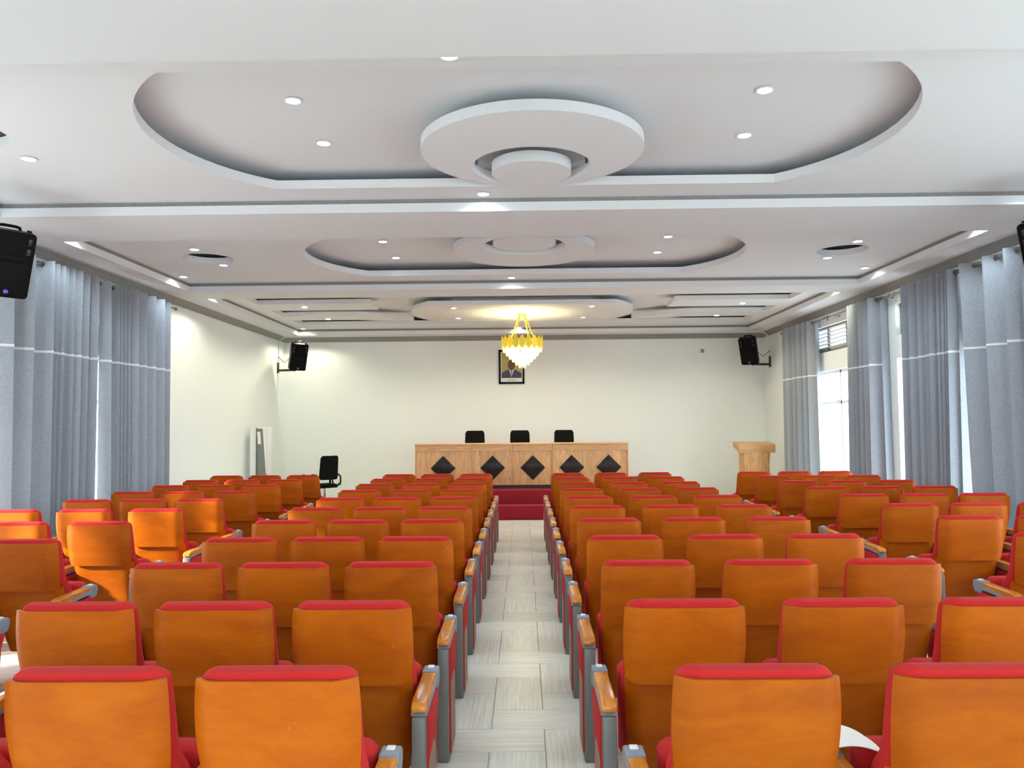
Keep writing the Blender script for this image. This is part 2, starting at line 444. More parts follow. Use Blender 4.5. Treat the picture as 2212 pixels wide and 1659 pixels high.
# ------------------------------------------------------------------ windows, doors, louvres
def louvre(parent, sx, a, b):
    xa = sx*(XW+.10)
    m = MB(); t = .035
    m.box(xa-.03, xa+.03, a, b, ZV0, ZV0+t); m.box(xa-.03, xa+.03, a, b, ZV1-t, ZV1)
    n = max(2, round((b-a)/.85))
    for k in range(n+1):
        y = a+(b-a)*k/n; m.box(xa-.03, xa+.03, max(a, y-.02), min(b, y+.02), ZV0, ZV1)
    m.build('louvre_frame', 'grey_metal', parent, smooth=False)
    sm = MB().prism([(-.034*sx, .036), (-.030*sx, .040), (.034*sx, -.036), (.030*sx, -.040)], -(b-a)/2+.01, (b-a)/2-.01, 'y').mesh('louvre_slat', 'white_metal', smooth=False)
    for k in range(6):
        put('louvre_slat', sm, parent, (xa, (a+b)/2, ZV0+.065+k*.068))
def glazed(name, sx, a, b, label, panes=3, cat='window', door=False):
    root = bpy.data.objects.new(name, None); COL.objects.link(root); struct(root, label, cat)
    xa = sx*(XW+.14); t = .05; m = MB()
    m.box(xa-.03, xa+.03, a, b, 0, t); m.box(xa-.03, xa+.03, a, b, ZD-t, ZD)
    m.box(xa-.03, xa+.03, a, b, 2.02, 2.07)
    ys = [a+(b-a)*k/panes for k in range(panes+1)]
    for y in ys: m.box(xa-.03, xa+.03, max(a, y-.025), min(b, y+.025), 0, ZD)
    m.build('frame', 'white_metal', root, smooth=False)
    for i in range(panes):
        for z0, z1 in ((t, 2.02), (2.07, ZD-t)):
            MB().box(xa-.004, xa+.004, ys[i]+.025, ys[i+1]-.025, z0, z1).build('pane', 'window_glass', root, smooth=False)
    if door:
        y = ys[1]+.0
        for xs in (-1, 1):
            x_ = xa+xs*.075
            MB().tube([(xa+xs*.03, y+.09, 1.40), (x_, y+.09, 1.40), (x_, y+.09, 1.40), (x_, y+.09, 1.08), (xa+xs*.03, y+.09, 1.08)], .011, 8).build('door_handle', 'chrome', root)
        MB().box(xa-.04, xa+.04, y+.02, y+.2, 2.05, 2.09).build('door_closer', 'white_metal', root, bevel=.01)
    louvre(root, sx, a, b)
glazed('window_1', 1, *OPEN_R[0], 'tall glazed window in the right wall behind the camera', 3)
glazed('window_2', 1, *OPEN_R[1], 'tall glazed window in the right wall nearest the camera', 3)
glazed('window_3', 1, *OPEN_R[2], 'tall glazed window behind the right-hand curtains', 4)
glazed('door_1', 1, *OPEN_R[3], 'bright glazed door with louvred vent in the right wall', 2, 'door', True)
glazed('window_4', -1, *OPEN_L[0], 'tall glazed window in the left wall behind the camera', 3)
glazed('window_5', -1, *OPEN_L[1], 'tall glazed window in the left wall nearest the camera', 4)
glazed('window_6', -1, *OPEN_L[2], 'tall glazed window behind the left-hand curtains', 4)
for i, (a, b) in enumerate(OPEN_B):
    root = bpy.data.objects.new('window_%d' % (7+i), None); COL.objects.link(root); struct(root, ['left', 'middle', 'right'][i]+' window of the rear wall', 'window')
    y = YR-.14; m = MB()
    for x in (a+.025, (a+b)/2, b-.025): m.box(x-.025, x+.025, y-.03, y+.03, 1.3, 2.7)
    for z in (1.325, 2.675): m.box(a, b, y-.03, y+.03, z-.025, z+.025)
    m.build('frame', 'white_metal', root, smooth=False)
    for x0, x1 in ((a+.05, (a+b)/2-.025), ((a+b)/2+.025, b-.05)):
        MB().box(x0, x1, y-.004, y+.004, 1.35, 2.65).build('pane', 'window_glass', root, smooth=False)

# ------------------------------------------------------------------ downlights
ring_me = MB().lathe([(.050, 0), (.066, -.004), (.068, -.008), (.052, -.010), (.050, 0)], 24).mesh('trim_ring', 'white_metal')
lens_c = MB().lathe([(.0001, -.007), (.030, -.007), (.050, -.004), (.050, .0)], 24).mesh('lens', 'lamp_cool')
lens_w = MB().lathe([(.0001, -.007), (.030, -.007), (.050, -.004), (.050, .0)], 24).mesh('lens', 'lamp_warm')
def downlight(p, warm, label, power):
    t = thing('recessed_downlight', label, 'downlight', p, 0, 'recessed ceiling downlights')
    put('trim_ring', ring_me, t); put('lens', lens_w if warm else lens_c, t)
    l = bpy.data.lights.new('downlight_beam', 'SPOT'); l.energy = power; l.spot_size = math.radians(150); l.spot_blend = .5
    l.shadow_soft_size = .045; l.color = (1, .97, .72) if warm else (.74, .91, 1)
    o = bpy.data.objects.new('downlight_beam', l); COL.objects.link(o); o.parent = t; o.location = (0, 0, -.02)
PW, PWW = 27, 45
for px, py, z, lb in (
    (633, 216, ZO, 'nearest large oval recess, left side, nearer of two'), (699, 308, ZO, 'nearest large oval recess, left side, farther of two'),
    (1652, 193, ZO, 'nearest large oval recess, right side, nearer of two'), (1608, 291, ZO, 'nearest large oval recess, right side, farther of two'),
    (62, 342, ZT, 'nearest tray, beside the small round recess at far left'), (1044, 418, ZT, 'nearest tray, beside its far edge below the ring'),
    (970, 118, ZT, 'nearest tray, half hidden by its near edge at top'), (-40, 416, ZT, 'nearest tray, far left corner at picture edge'),
    (2250, 392, ZT, 'nearest tray, far right corner at picture edge'),
    (827, 521, ZO, 'middle oval recess, left side, nearer of two'), (855, 556, ZO, 'middle oval recess, left side, farther of two'),
    (1443, 510, ZO, 'middle oval recess, right side, nearer of two'), (1420, 544, ZO, 'middle oval recess, right side, farther of two'),
    (420, 538, ZT, 'middle tray, near side of left round recess'), (483, 572, ZT, 'middle tray, far side of left round recess'),
    (396, 597, ZT, 'middle tray, far left corner'), (1105, 599, ZT, 'middle tray, centre of far edge'),
    (1853, 520, ZT, 'middle tray, near side of right round recess'), (1787, 556, ZT, 'middle tray, far side of right round recess'),
    (1868, 578, ZT, 'middle tray, far right corner'), (118, 503, ZT, 'middle tray, near left corner'), (2165, 478, ZT, 'middle tray, near right corner')):
    p = at_z(px, py, z)
    if px < 300 and py > 500: p = Vector((-4.9, B0+.12, z))
    if px > 2100 and py > 450: p = Vector((4.9, B0+.12, z))
    downlight(p, False, 'cool white downlight in '+lb, PW)
for px, py, z, lb in (
    (658, 663, ZT, 'rear tray, between slots on left, nearer'), (709, 689, ZT, 'rear tray, between slots on left, farther'),
    (655, 710, ZT, 'rear tray, far left corner above loudspeaker'), (980, 665, ZT, 'dropped panel by chandelier, left, nearer'),
    (990, 687, ZT, 'dropped panel by chandelier, left, farther'), (1278, 661, ZT, 'dropped panel by chandelier, right, nearer'),
    (1260, 685, ZT, 'dropped panel by chandelier, right, farther'), (1604, 655, ZT, 'rear tray, between slots on right, nearer'),
    (1548, 681, ZT, 'rear tray, between slots on right, farther'), (1606, 705, ZT, 'rear tray, far right corner above loudspeaker'),
    (1120, 707, ZT, 'rear tray, centre of far edge behind chandelier'),
    (452, 640, ZT, 'rear tray, near left corner'), (1815, 626, ZT, 'rear tray, near right corner')):
    p = at_z(px, py, z)
    if px < 500: p = Vector((-4.85, C0+.14, z))
    if px > 1700: p = Vector((4.85, C0+.14, z))
    downlight(p, True, 'warm downlight in '+lb, PWW)

# ------------------------------------------------------------------ auditorium seats
LEAN = .145
def yl(z): return LEAN*(.96-z)
def shell(z0, z1, w_bot, w_mid, w_top, wrap, off, th=.012, rb=.022, rt=.003, k2=0):
    m = MB(); nu, nv = 20, 8
    def P(u, v, inner):
        s = math.sin((u*2-1)*PI/2)*.6+(u*2-1)*.4
        a = abs(s)
        c = max(0, (a-.84)/.16)
        zb = z0+rb*c*c; zt = z1-rt*c*c
        z = zb+(zt-zb)*v
        wv = w_bot*(1-v)*(1-2*v)+4*w_mid*v*(1-v)+w_top*v*(2*v-1)
        k = max(0, (a-.70)/.30)
        y = yl(z)+off+k2*(z1-z)+wrap*k*k-.008*math.sin(PI*v)
        x = s*wv
        if inner: y += th; x *= (1-.035*k)
        return (x, y, z)
    o = len(m.v)
    m.grid(lambda u, v: P(u, v, False), nu, nv); m.grid(lambda u, v: P(u, v, True), nu, nv)
    n = (nu+1)*(nv+1); I = lambda i, j, q: q*n+j*(nu+1)+i
    for i in range(nu):
        m.f.append((I(i, 0, 0), I(i+1, 0, 0), I(i+1, 0, 1), I(i, 0, 1))); m.f.append((I(i, nv, 0), I(i+1, nv, 0), I(i+1, nv, 1), I(i, nv, 1)))
    for j in range(nv):
        m.f.append((I(0, j, 0), I(0, j+1, 0), I(0, j+1, 1), I(0, j, 1))); m.f.append((I(nu, j, 0), I(nu, j+1, 0), I(nu, j+1, 1), I(nu, j, 1)))
    return m
def pillow(W, z0, z1, th, ycen, nu=16, nv=16, pw=5, rc=.03):
    """puffy cushion: W(v) half width, ycen(x_rel, z) centre plane"""
    m = MB()
    def P(u, v, sgn):
        s = math.sin((u*2-1)*PI/2); q = math.sin((v*2-1)*PI/2)
        c = max(0, (abs(s)-.8)/.2); 
        zz0, zz1 = z0+rc*c*c, z1-rc*c*c
        z = (zz0+zz1)/2+(zz1-zz0)/2*q
        f = ((1-min(1, abs(s))**pw)**(1/pw))*((1-min(1, abs(q))**(pw+3))**(1/(pw+3)))
        return (s*W((z-z0)/(z1-z0)), ycen(s, z)+sgn*th/2*f, z)
    m.grid(lambda u, v: P(u, v, -1), nu, nv); m.grid(lambda u, v: P(u, v, 1), nu, nv)
    return m
wrapf = lambda s: .035*max(0, (abs(s)-.70)/.30)**2
seat_meshes = {
    'back_panel': shell(.648, .958, .236, .246, .240, .045, 0).mesh('back_panel', 'seat_wood', angle=50),
    'lower_back_panel': shell(.22, .70, .206, .226, .236, .045, .040, k2=.15).mesh('lower_back_panel', 'seat_wood', angle=50),
    'back_cushion': pillow(lambda v: .226+.016*math.sin(PI*min(1, max(0, v*.9+.05))), .30, .984, .09, lambda s, z: yl(z)+.060+.6*wrapf(s)+.06*max(0, min(1, (.72-z)/.10))+.15*max(0, .7-z)).mesh('back_cushion', 'red_fabric', angle=60),
    'seat_cushion': pillow(lambda v: .241, .26, .645, .135, lambda s, z: .325+(z-.26)*.08).mesh('seat_cushion', 'red_fabric', angle=60),
    'seat_pan': MB().prism([(.397, .28), (.409, .28), (.435, .60), (.423, .60)], -.215, .215, 'x').mesh('seat_pan', 'seat_wood', bevel=.004),
}
def bez_arm():
    top = [(-.055, .575), (-.052, .598), (-.035, .612), (.0, .618), (.28, .622), (.30, .620), (.30, .585), (-.02, .572)]
    return MB().prism(top, -.031, .031, 'x')
stand_meshes = {
    'armrest_stand': MB().box(-.027, .027, -.06, -.005, 0, .56).mesh('armrest_stand', 'grey_metal', bevel=.006),
    'side_panel': MB().prism([(-.005, .02), (.24, .02), (.25, .25), (.30, .42), (.36, .555), (-.005, .555)], -.034, .034, 'x').mesh('side_panel', 'red_fabric', bevel=.005),
    'foot_plate': MB().box(-.030, .030, -.05, .25, 0, .035).mesh('foot_plate', 'grey_metal', bevel=.006),
    'inset_panel': MB().prism([(0, .035), (.20, .035), (.205, .30), (.195, .36), (.165, .395), (.12, .40), (0, .372)], -.037, .037, 'x').mesh('inset_panel', 'brown_laminate', bevel=.002, seg=1),
    'arm_pad': bez_arm().mesh('arm_pad', 'arm_wood', bevel=.008, seg=3),
    'arm_bracket': MB().prism([(-.045, .56), (.36, .575), (.36, .60), (.29, .60), (.20, .592), (-.02, .58)], -.033, .033, 'x').mesh('arm_bracket', 'grey_plastic', bevel=.003),
    'arm_cap': MB().prism([(.295, .55), (.33, .535), (.375, .55), (.392, .585), (.388, .618), (.37, .628), (.295, .626)], -.034, .034, 'x').mesh('arm_cap', 'grey_plastic', bevel=.008, seg=3),
    'cap_hinge': MB().box(-.014, .014, .335, .365, .622, .632).mesh('cap_hinge', 'white_metal', bevel=.002),
}
def stand(parent, x):
    st = put('armrest_stand', stand_meshes['armrest_stand'], parent, (x, 0, 0))
    for k, me in stand_meshes.items():
        if k != 'armrest_stand': put(k, me, st)
def in_view(x, y, z, mx=240, my=200):
    d = Vector((x, y, z))-CP; f = d.dot(fwd)
    if f < .3: return False
    px = IW/2+FPX*d.dot(rgt)/f; py = IH/2-FPX*d.dot(upv)/f
    return -mx < px < IW+mx and py < IH+my
ORD = ['front', 'second', 'third', 'fourth', 'fifth', 'sixth', 'seventh', 'eighth', 'ninth', 'tenth', 'eleventh']
ROWP = .90
def rowy(i): return ROWP*(1.42+i)
blocks = {   # name: (x of the aisle seat, step outwards, label text, has its aisle stand on side)
    'lc': (-.70, -.565, 'left of central aisle'), 'rc': (.64, .635, 'right of central aisle'),
    'fl': (-3.245, -.565, 'far left block'), 'fr': (3.35, .59, 'far right block')}
POS = ['aisle seat', 'middle seat', 'outer seat']
for bk, (x0, st, bl) in blocks.items():
    for i in range(1, 12):
        step = st
        if bk == 'fl' and i in (5, 6): step = -.64
        y = rowy(i)+(.05 if i == 1 else 0)
        x0_ = x0+((-.03 if bk == 'lc' else .03) if i == 1 and bk in ('lc', 'rc') else 0)
        for k in range(3):
            x = x0_+k*step
            jx = 0
            if not any(in_view(x+dx, y, z) for dx in (-.3, .3) for z in (.62, .95)): continue
            rown = ORD[11-i]
            t = thing('auditorium_seat', 'wood-backed red seat, %s row %s, %s, %s' % (rown, 'from stage' if i < 11 else 'nearest stage', bl, POS[k]), 'seat', (x+jx, y, 0), 0, 'auditorium seats in rows')
            for nme, me in seat_meshes.items(): put(nme, me, t)
            sg = 1 if step > 0 else -1
            if k == 0: stand(t, -sg*abs(step)/2)
            stand(t, sg*abs(step)/2)

# white paper on a front seat
m = MB()
def pp(u, v, dz=0):
    return (.16*u, .19*v+.02*math.sin(3*u), .045*(1-u*u)**.6+.006*math.sin(v*4)+dz)
m.grid(pp, 12, 6); m.grid(lambda u, v: pp(u, v, .002), 12, 6)
po = m.build('paper_sheet', 'paper', smooth=True)
po.location = (.962, 2.42, .645)
tag(po, 'white curved paper sheet between two seats of the nearest row', 'paper')

# ------------------------------------------------------------------ stage and desk
st_ = thing('stage_platform', 'low two-step stage platform covered in dark red carpet', 'stage', (0, 13.7, 0))
MB().box(-2.6, 2.6, .32, 3.795, 0, .5).build('platform', 'red_carpet', st_, bevel=.012)
MB().box(-2.6, 2.6, 0, .32, 0, .25).build('step', 'red_carpet', st_, bevel=.012)
YD = 14.42; ZS = .5; DT = 1.342
def desk(x0, x1, dias, label):
    cx = (x0+x1)/2; w = (x1-x0)/2-.003
    t = thing('conference_desk', label, 'desk', (cx, YD, ZS), 0, 'conference desk units on the stage')
    h = DT-ZS
    MB().box(-w, w, .02, .62, 0, .065).build('plinth', 'black_metal', t, smooth=False)
    MB().box(-w-.002, w+.002, -.012, .66, h-.03, h).build('desk_top', 'desk_wood_flat', t, bevel=.004)
    MB().box(-w, w, 0, .02, h-.135, h-.03).build('apron', 'desk_wood_flat', t, smooth=False)
    MB().box(-w, w, 0, .02, .065, .085).build('bottom_rail', 'desk_wood_flat', t, smooth=False)
    for s in (-1, 1):
        MB().box(s*w-.02 if s > 0 else -w, w if s > 0 else -w+.02, -.002, .62, .065, h-.03).build('side_board', 'desk_wood', t, smooth=False)
    n = max(5, round(2*(w-.02)/.125)); pw = 2*(w-.02)/n
    for k in range(n):
        xa = -w+.02+k*pw
        MB().box(xa+.0015, xa+pw-.0015, .014, .026, .085, h-.135).build('plank', 'desk_wood', t, bevel=.002, seg=1)
    for dx in dias:
        r = .232; xd = dx-cx; zd = .887-ZS
        MB().prism([(xd-r, zd), (xd, zd-r), (xd+r, zd), (xd, zd+r)], -.012, .016, 'y').build('diamond_ornament', 'dark_wood', t, bevel=.004)
P = lambda px: at_y(px, 990, YD).x
desk(P(896), P(1020), [P(957)], 'wooden desk unit with dark diamond, leftmost of the four')
desk(P(1020), P(1107), [P(1064)], 'wooden desk unit with dark diamond, second from the left')
desk(P(1107), P(1194), [P(1151)], 'wooden desk unit with dark diamond, third from the left')
desk(P(1194), P(1358), [P(1235), P(1315)], 'wide wooden desk unit with two dark diamonds, rightmost')

# ------------------------------------------------------------------ office chairs
def chair_parts():
    d = {}
    d['backrest'] = pillow(lambda v: (.195+.015*(1-v)), .575, 1.08, .05, lambda s, z: -.22-.12*(z-.5)+.05*s*s, rc=.06, pw=8).mesh('backrest', 'black_mesh', angle=60)
    d['seat'] = MB().box(-.23, .23, -.20, .27, .40, .48).mesh('seat', 'black_mesh', bevel=.035, seg=3)
    d['gas_column'] = MB().lathe([(.0001, .1), (.03, .1), (.03, .28), (.02, .28), (.02, .42), (.0001, .42)], 16).mesh('gas_column', 'chrome')
    d['back_support'] = MB().tube([(0, -.05, .42), (0, -.22, .42), (0, -.27, .50), (0, -.27, .62)], .022, 8).mesh('back_support', 'black_plastic')
    return d
CPARTS = chair_parts()
spoke = MB().prism([(0, .07), (.28, .06), (.28, .075), (0, .125)], -.02, .02, 'x').mesh('base_spoke', 'chrome', bevel=.005)
caster = MB().lathe([(.0001, -.015), (.024, -.015), (.028, 0), (.024, .015), (.0001, .015)], 14).mesh('caster', 'black_plastic')
arm_me = MB().tube([(0, -.20, .46), (0, -.25, .52), (0, -.24, .64), (0, -.14, .68), (0, .08, .68), (0, .15, .62), (0, .13, .50), (0, .06, .45)], .017, 8).mesh('armrest', 'black_plastic')
pivot = MB().tube([(-.02, 0, 0), (.02, 0, 0)], .035, 16).mesh('arm_pivot', 'chrome')
def office_chair(loc, rz, label, arms=True):
    t = thing('office_chair', label, 'chair', loc, rz, 'black office chairs around the stage')
    for n_, me in CPARTS.items(): put(n_, me, t)
    for k in range(5):
        a = 2*PI*k/5+.3
        sp = put('base_spoke', spoke, t, (0, 0, 0), (0, 0, a))
        put('caster', caster, sp, (0, .265, .029), (0, PI/2, 0))
    if arms:
        for s in (-1, 1):
            a = put('armrest', arm_me, t, (s*.25, 0, 0)); put('arm_pivot', pivot, a, (0, -.20, .47))
for px, lb in ((1025, 'left'), (1123, 'middle'), (1219, 'right')):
    p = at_y(px, 945, 15.55)
    office_chair((p.x, 15.45, ZS), PI, 'black office chair behind the desk, %s of three' % lb, False)
p = at_y(704, 1000, 16.2)
office_chair((p.x-.03, 16.2, 0), math.radians(40), 'black office chair standing alone by the wall left of the stage')

# ------------------------------------------------------------------ lectern
p = at_y(1628, 965, 15.9)
t = thing('lectern', 'wooden lectern with sloping top in the right corner', 'lectern', (p.x, 15.9, 0))
MB().prism([(-.24, 1.08), (.20, 1.20), (.20, 1.30), (-.20, 1.26), (-.24, 1.24)], -.37, .37, 'x').build('lectern_top', 'desk_wood_flat', t, bevel=.006)
m = MB()
def body(u, v):
    a = -PI/2+(u-.5)*PI*.9; wv = .29-.035*math.sin(PI*min(1, v*1.0))
    return (wv*math.sin((u-.5)*PI)*1.0, -.16-.09*math.cos((u-.5)*PI)+.0, .06+1.04*v)
m.grid(body, 14, 8)
m.build('lectern_front', 'desk_wood', t, angle=60)
MB().box(-.27, .27, -.15, .15, .06, 1.10).build('lectern_cabinet', 'desk_wood', t, bevel=.004)
MB().box(-.34, .34, -.27, .24, 0, .06).build('lectern_base', 'desk_wood_flat', t, bevel=.005)

# ------------------------------------------------------------------ tall white cabinet at left
p0, p1 = at_y(540, 960, 15.0), at_y(578, 960, 15.0)
wv = p1.x-p0.x
t = thing('tall_cabinet', 'tall white floor-standing unit with grey panel and paper by left wall', 'cabinet', (p0.x, 15.0, 0))
MB().box(0, wv, .01, .30, 0, 1.69).build('body', 'white_metal', t, bevel=.006)
MB().box(.125, wv-.012, -.002, .012, .72, 1.66).build('grey_panel', 'grey_glass', t, bevel=.002)
MB().box(.12, .128, -.02, .012, .1, 1.69).build('edge_strip', 'chrome', t)
MB().prism([(.25, 1.66), (wv-.012, 1.66), (wv-.012, .75), (wv-.03, .80)], -.006, -.001, 'y').build('painted_reflection', 'white_metal', t)  # plain white wedge laid on the panel, stands in for a reflection
MB().prism([(.14, 1.60), (.20, 1.60), (.22, 1.36), (.16, 1.355)], -.008, -.003, 'y').build('paper_notice', 'paper', t)
MB().box(.125, wv-.012, -.002, .012, .12, .70).build('lower_panel', 'white_paint', t, bevel=.002)

# ------------------------------------------------------------------ loudspeakers
def text_mesh(s, size, mat):
    cu = bpy.data.curves.new('txt', 'FONT'); cu.body = s; cu.size = size; cu.align_x = 'CENTER'; cu.align_y = 'CENTER'; cu.extrude = .0008
    o = bpy.data.objects.new('txt', cu); COL.objects.link(o)
    dg = bpy.context.evaluated_depsgraph_get(); dg.update()
    me = bpy.data.meshes.new_from_object(o.evaluated_get(dg)); bpy.data.objects.remove(o); bpy.data.curves.remove(cu)
    me.materials.clear(); me.materials.append(MATS[mat]); return me
badge_txt = text_mesh('RCF', .018, 'printed_white')
# front faces local -Y, box 0.36 wide, 0.60 high, 0.33 deep; origin at centre
def spk_body():
    m = MB(); n = 9; rings = []
    out = []
    prof = [(-.165, .182, .30), (-.12, .185, .302), (.0, .165, .295), (.10, .125, .28), (.165, .09, .25)]
    def ringp(y, hw, hh, r=.035):
        pts = []
        for cx, cz, a0 in ((hw-r, hh-r, 0), (-hw+r, hh-r, PI/2), (-hw+r, -hh+r, PI), (hw-r, -hh+r, 3*PI/2)):
            for k in range(5):
                a = a0+k*PI/8; pts.append((cx+r*math.cos(a), y, cz+r*math.sin(a)))
        return pts
    R = [ringp(*p) for p in prof]; k = len(R[0])
    vs = [q for r_ in R for q in r_]
    fs = [tuple(range(k)), tuple(range((len(R)-1)*k, len(R)*k))]
    for i in range(len(R)-1):
        for j in range(k): fs.append((i*k+j, i*k+(j+1) % k, (i+1)*k+(j+1) % k, (i+1)*k+j))
    m.add(vs, fs); return m
SPK = {
 'cabinet': spk_body().mesh('cabinet', 'black_plastic'),
 'grille': MB().box(-.155, .155, -.172, -.163, -.27, .02).mesh('grille', 'black_mesh', bevel=.004),
 'horn': MB().add([(-.10, -.168, .26), (.10, -.168, .26), (.12, -.168, .07), (-.12, -.168, .07), (-.05, -.12, .21), (.05, -.12, .21), (.05, -.12, .13), (-.05, -.12, .13)],
        [(0, 1, 5, 4), (1, 2, 6, 5), (2, 3, 7, 6), (3, 0, 4, 7), (4, 5, 6, 7)]).mesh('horn', 'black_plastic', smooth=False),
 'horn_lip': MB().prism([(-.13, .045), (.13, .045), (.10, .075), (-.10, .075)], -.176, -.163, 'y').mesh('horn_lip', 'black_plastic', bevel=.004),
 'handle': MB().tube([(-.09, -.02, .295), (-.085, -.02, .318), (-.05, -.02, .325), (.05, -.02, .325), (.085, -.02, .318), (.09, -.02, .295)], .014, 8).mesh('handle', 'black_plastic'),
}
foot_me = MB().lathe([(.0001, .02), (.02, .02), (.022, 0), (.0001, 0)], 12).mesh('foot', 'black_plastic')
port_me = MB().box(-.016, .016, -.171, -.163, -.03, .03).mesh('port', 'black_metal', bevel=.006)
badge_me = MB().tube([(0, -.172, 0), (0, -.176, 0)], .022, 20).mesh('badge', 'blue_badge')
def loudspeaker(c, rz, tilt, plate, label, blab):
    t = bpy.data.objects.new('loudspeaker', None); COL.objects.link(t); t.location = c
    t.rotation_euler = (tilt, 0, rz); tag(t, label, 'loudspeaker', 'black wall-mounted loudspeakers')
    for n_, me in SPK.items(): put(n_, me, t)
    for x in (-.14, .14): put('foot', foot_me, t, (x, -.09, .298))
    for x in (-.135, .135):
        for z in (.22, .13): put('port', port_me, t, (x, 0, z))
    b = put('badge', badge_me, t, (.0, 0, -.245)); put('badge_lettering', badge_txt, b, (0, -.1775, 0), (PI/2, 0, 0))
    # bracket
    px_, py_, pz_ = plate; s = 1 if px_ > 0 else -1
    br = thing('speaker_bracket', blab, 'bracket', (px_, py_, pz_), 0, 'black speaker brackets')
    MB().box(min(0, -s*.03), max(0, -s*.03), -.04, .04, -.12, .12).build('wall_plate', 'black_metal', br, bevel=.004)
    R = t.rotation_euler.to_matrix(); e = Vector(c)+R@Vector((0, .03, -.325))-Vector(plate)
    z = -.06
    MB().tube([(-s*.03, 0, z), (e.x, e.y, z)], .026, 8).build('arm', 'black_metal', br)
    MB().tube([(e.x, e.y, z-.03), (e.x, e.y, e.z+.02)], .03, 10).build('post', 'black_metal', br)
    # cable
    cb = [Vector(c)+R@Vector((s*.03, .175, -.05)), Vector(c)+R@Vector((s*.10, .26, -.18)), Vector((px_-s*.15, py_+.03, pz_+.12)), Vector((px_-s*.006, py_, pz_+.25))]
    co = MB().tube(cb, .006, 6).build('speaker_cable', 'black_plastic'); tag(co, 'thin cable looping from '+blab.replace('black bracket of ', ''), 'cable', 'speaker cables')
pL = at_y(641, 768, 16.75); pR = at_y(1621, 755, 16.75)
loudspeaker(pL, math.radians(36), math.radians(20), (-XW, 17.0, pL.z-.25), 'black loudspeaker on the left wall beside the stage corner', 'black bracket of the loudspeaker in the left stage corner')
loudspeaker(pR, math.radians(-36), math.radians(20), (XW, 17.0, pR.z-.25), 'black loudspeaker on the right wall beside the stage corner', 'black bracket of the loudspeaker in the right stage corner')
qL = at_y(6, 563, 6.75); qR = at_y(2274, 540, 6.75)
loudspeaker(qL, math.radians(54), math.radians(20), (-XW, 6.95, qL.z-.25), 'large black loudspeaker at the left picture edge near curtain', 'black bracket of the loudspeaker at the left picture edge')
loudspeaker(qR, math.radians(-54), math.radians(20), (XW, 6.95, qR.z-.25), 'black loudspeaker cut off at the right picture edge', 'black bracket of the loudspeaker at the right picture edge')
for s, zz in ((-1, pL.z), (1, pR.z)):
    o = MB().tube([(s*(XW-.015), 17.05, zz-.1), (s*(XW-.015), 17.05, 3.62), (s*(XW-.10), 17.05, 3.70), (s*5.08, 17.05, 3.73)], .014, 8).build('cable_conduit', 'white_paint')
    tag(o, 'white cable conduit above the loudspeaker in the %s stage corner' % ('left' if s < 0 else 'right'), 'conduit', 'cable conduits')

# ------------------------------------------------------------------ curtains
eye_me = MB().lathe([(.022, -.004), (.030, -.004), (.030, .004), (.022, .004), (.022, -.004)], 14).mesh('eyelet', 'rod_metal')
def curtain(side, y0, y1, label, folds, shift0=0.0, shift1=0.0, seed=1, ztop=3.57, amp=.10):
    rnd = random.Random(seed)
    xc = side*5.36
    ws = [f*(.85+.3*rnd.random()) for f in folds]; tot = sum(ws)
    ys = [y0]
    for f in ws: ys.append(ys[-1]+f/tot*(y1-y0))
    nz = 14; per = 12
    prof = []   # (y, phase amplitude)
    for k in range(len(ws)):
        A = amp*(.75+.45*rnd.random())*min(1.15, .85+.2*(ws[k]/tot*(y1-y0))/.12)
        for j in range(per):
            u = j/per
            s = math.sin(2*PI*u)
            prof.append((ys[k]+(ys[k+1]-ys[k])*(u+.06*math.sin(4*PI*u)), A*(abs(s)**.62)*(1 if s > 0 else -1), k))
    prof.append((ys[-1], 0, len(ws)-1))
    ph = [rnd.uniform(-.02, .02) for _ in range(len(ws)+1)]
    def pt(i, z, off=0):
        y, dx, k = prof[i]; f = 1-z/ztop
        t = (y-y0)/(y1-y0)
        y += (shift0*(1-t)+shift1*t)*f + ph[k]*f*1.2
        return (xc+dx*(1+.25*f)-side*off, y, z)
    zs = [.02+(ztop-.02)*j/nz for j in range(nz+1)]
    t = thing('curtain', label, 'curtain', (xc, (y0+y1)/2, 0), 0, 'grey eyelet curtains')
    o = Vector((xc, (y0+y1)/2, 0)); n = len(prof)
    m = MB()
    m.add([Vector(pt(i, z))-o for z in zs for i in range(n)], [(j*n+i, j*n+i+1, (j+1)*n+i+1, (j+1)*n+i) for j in range(nz) for i in range(n-1)])
    m.build('cloth', 'curtain_cloth', t, angle=80)
    m = MB(); z2 = [2.535, 2.562]
    for off in (.005,):
        m.add([Vector(pt(i, z, off))-o for z in z2 for i in range(n)], [(i, i+1, n+i+1, n+i) for i in range(n-1)])
    m.build('stripe', 'printed_white', t, angle=80)
    for k in range(len(ws)):
        for h in (0, .5):
            y = ys[k]+(ys[k+1]-ys[k])*h
            put('eyelet', eye_me, t, (0, y-o.y, ztop-.045), (PI/2, 0, 0))
curtain(-1, 7.62, 9.46, 'grey curtain at the left picture edge, left of the bright slit', [.26, .22, .10, .06, .06, .06, .07, .10, .12, .13], 0, -.10, 3)
curtain(-1, 9.53, 11.45, 'grey curtain on the left wall next to bare cream wall', [.20, .06, .06, .06, .07, .14, .14, .15, .15, .14], .06, 0, 4)
curtain(1, 14.0, 15.6, 'grey curtain on the right wall, farthest, beside the lectern', [.16, .1, .14, .16, .2, .16], -.05, 0, 5)
curtain(1, 11.45, 12.42, 'grey curtain on the right wall between door and window, yellow-lit', [.12, .14, .08, .06, .06, .08, .10], -.03, .05, 6)
curtain(1, 9.40, 10.6, 'grey curtain on the right wall, third counting from the stage', [.07, .07, .06, .07, .1, .14, .14, .14, .14], .08, .0, 7)
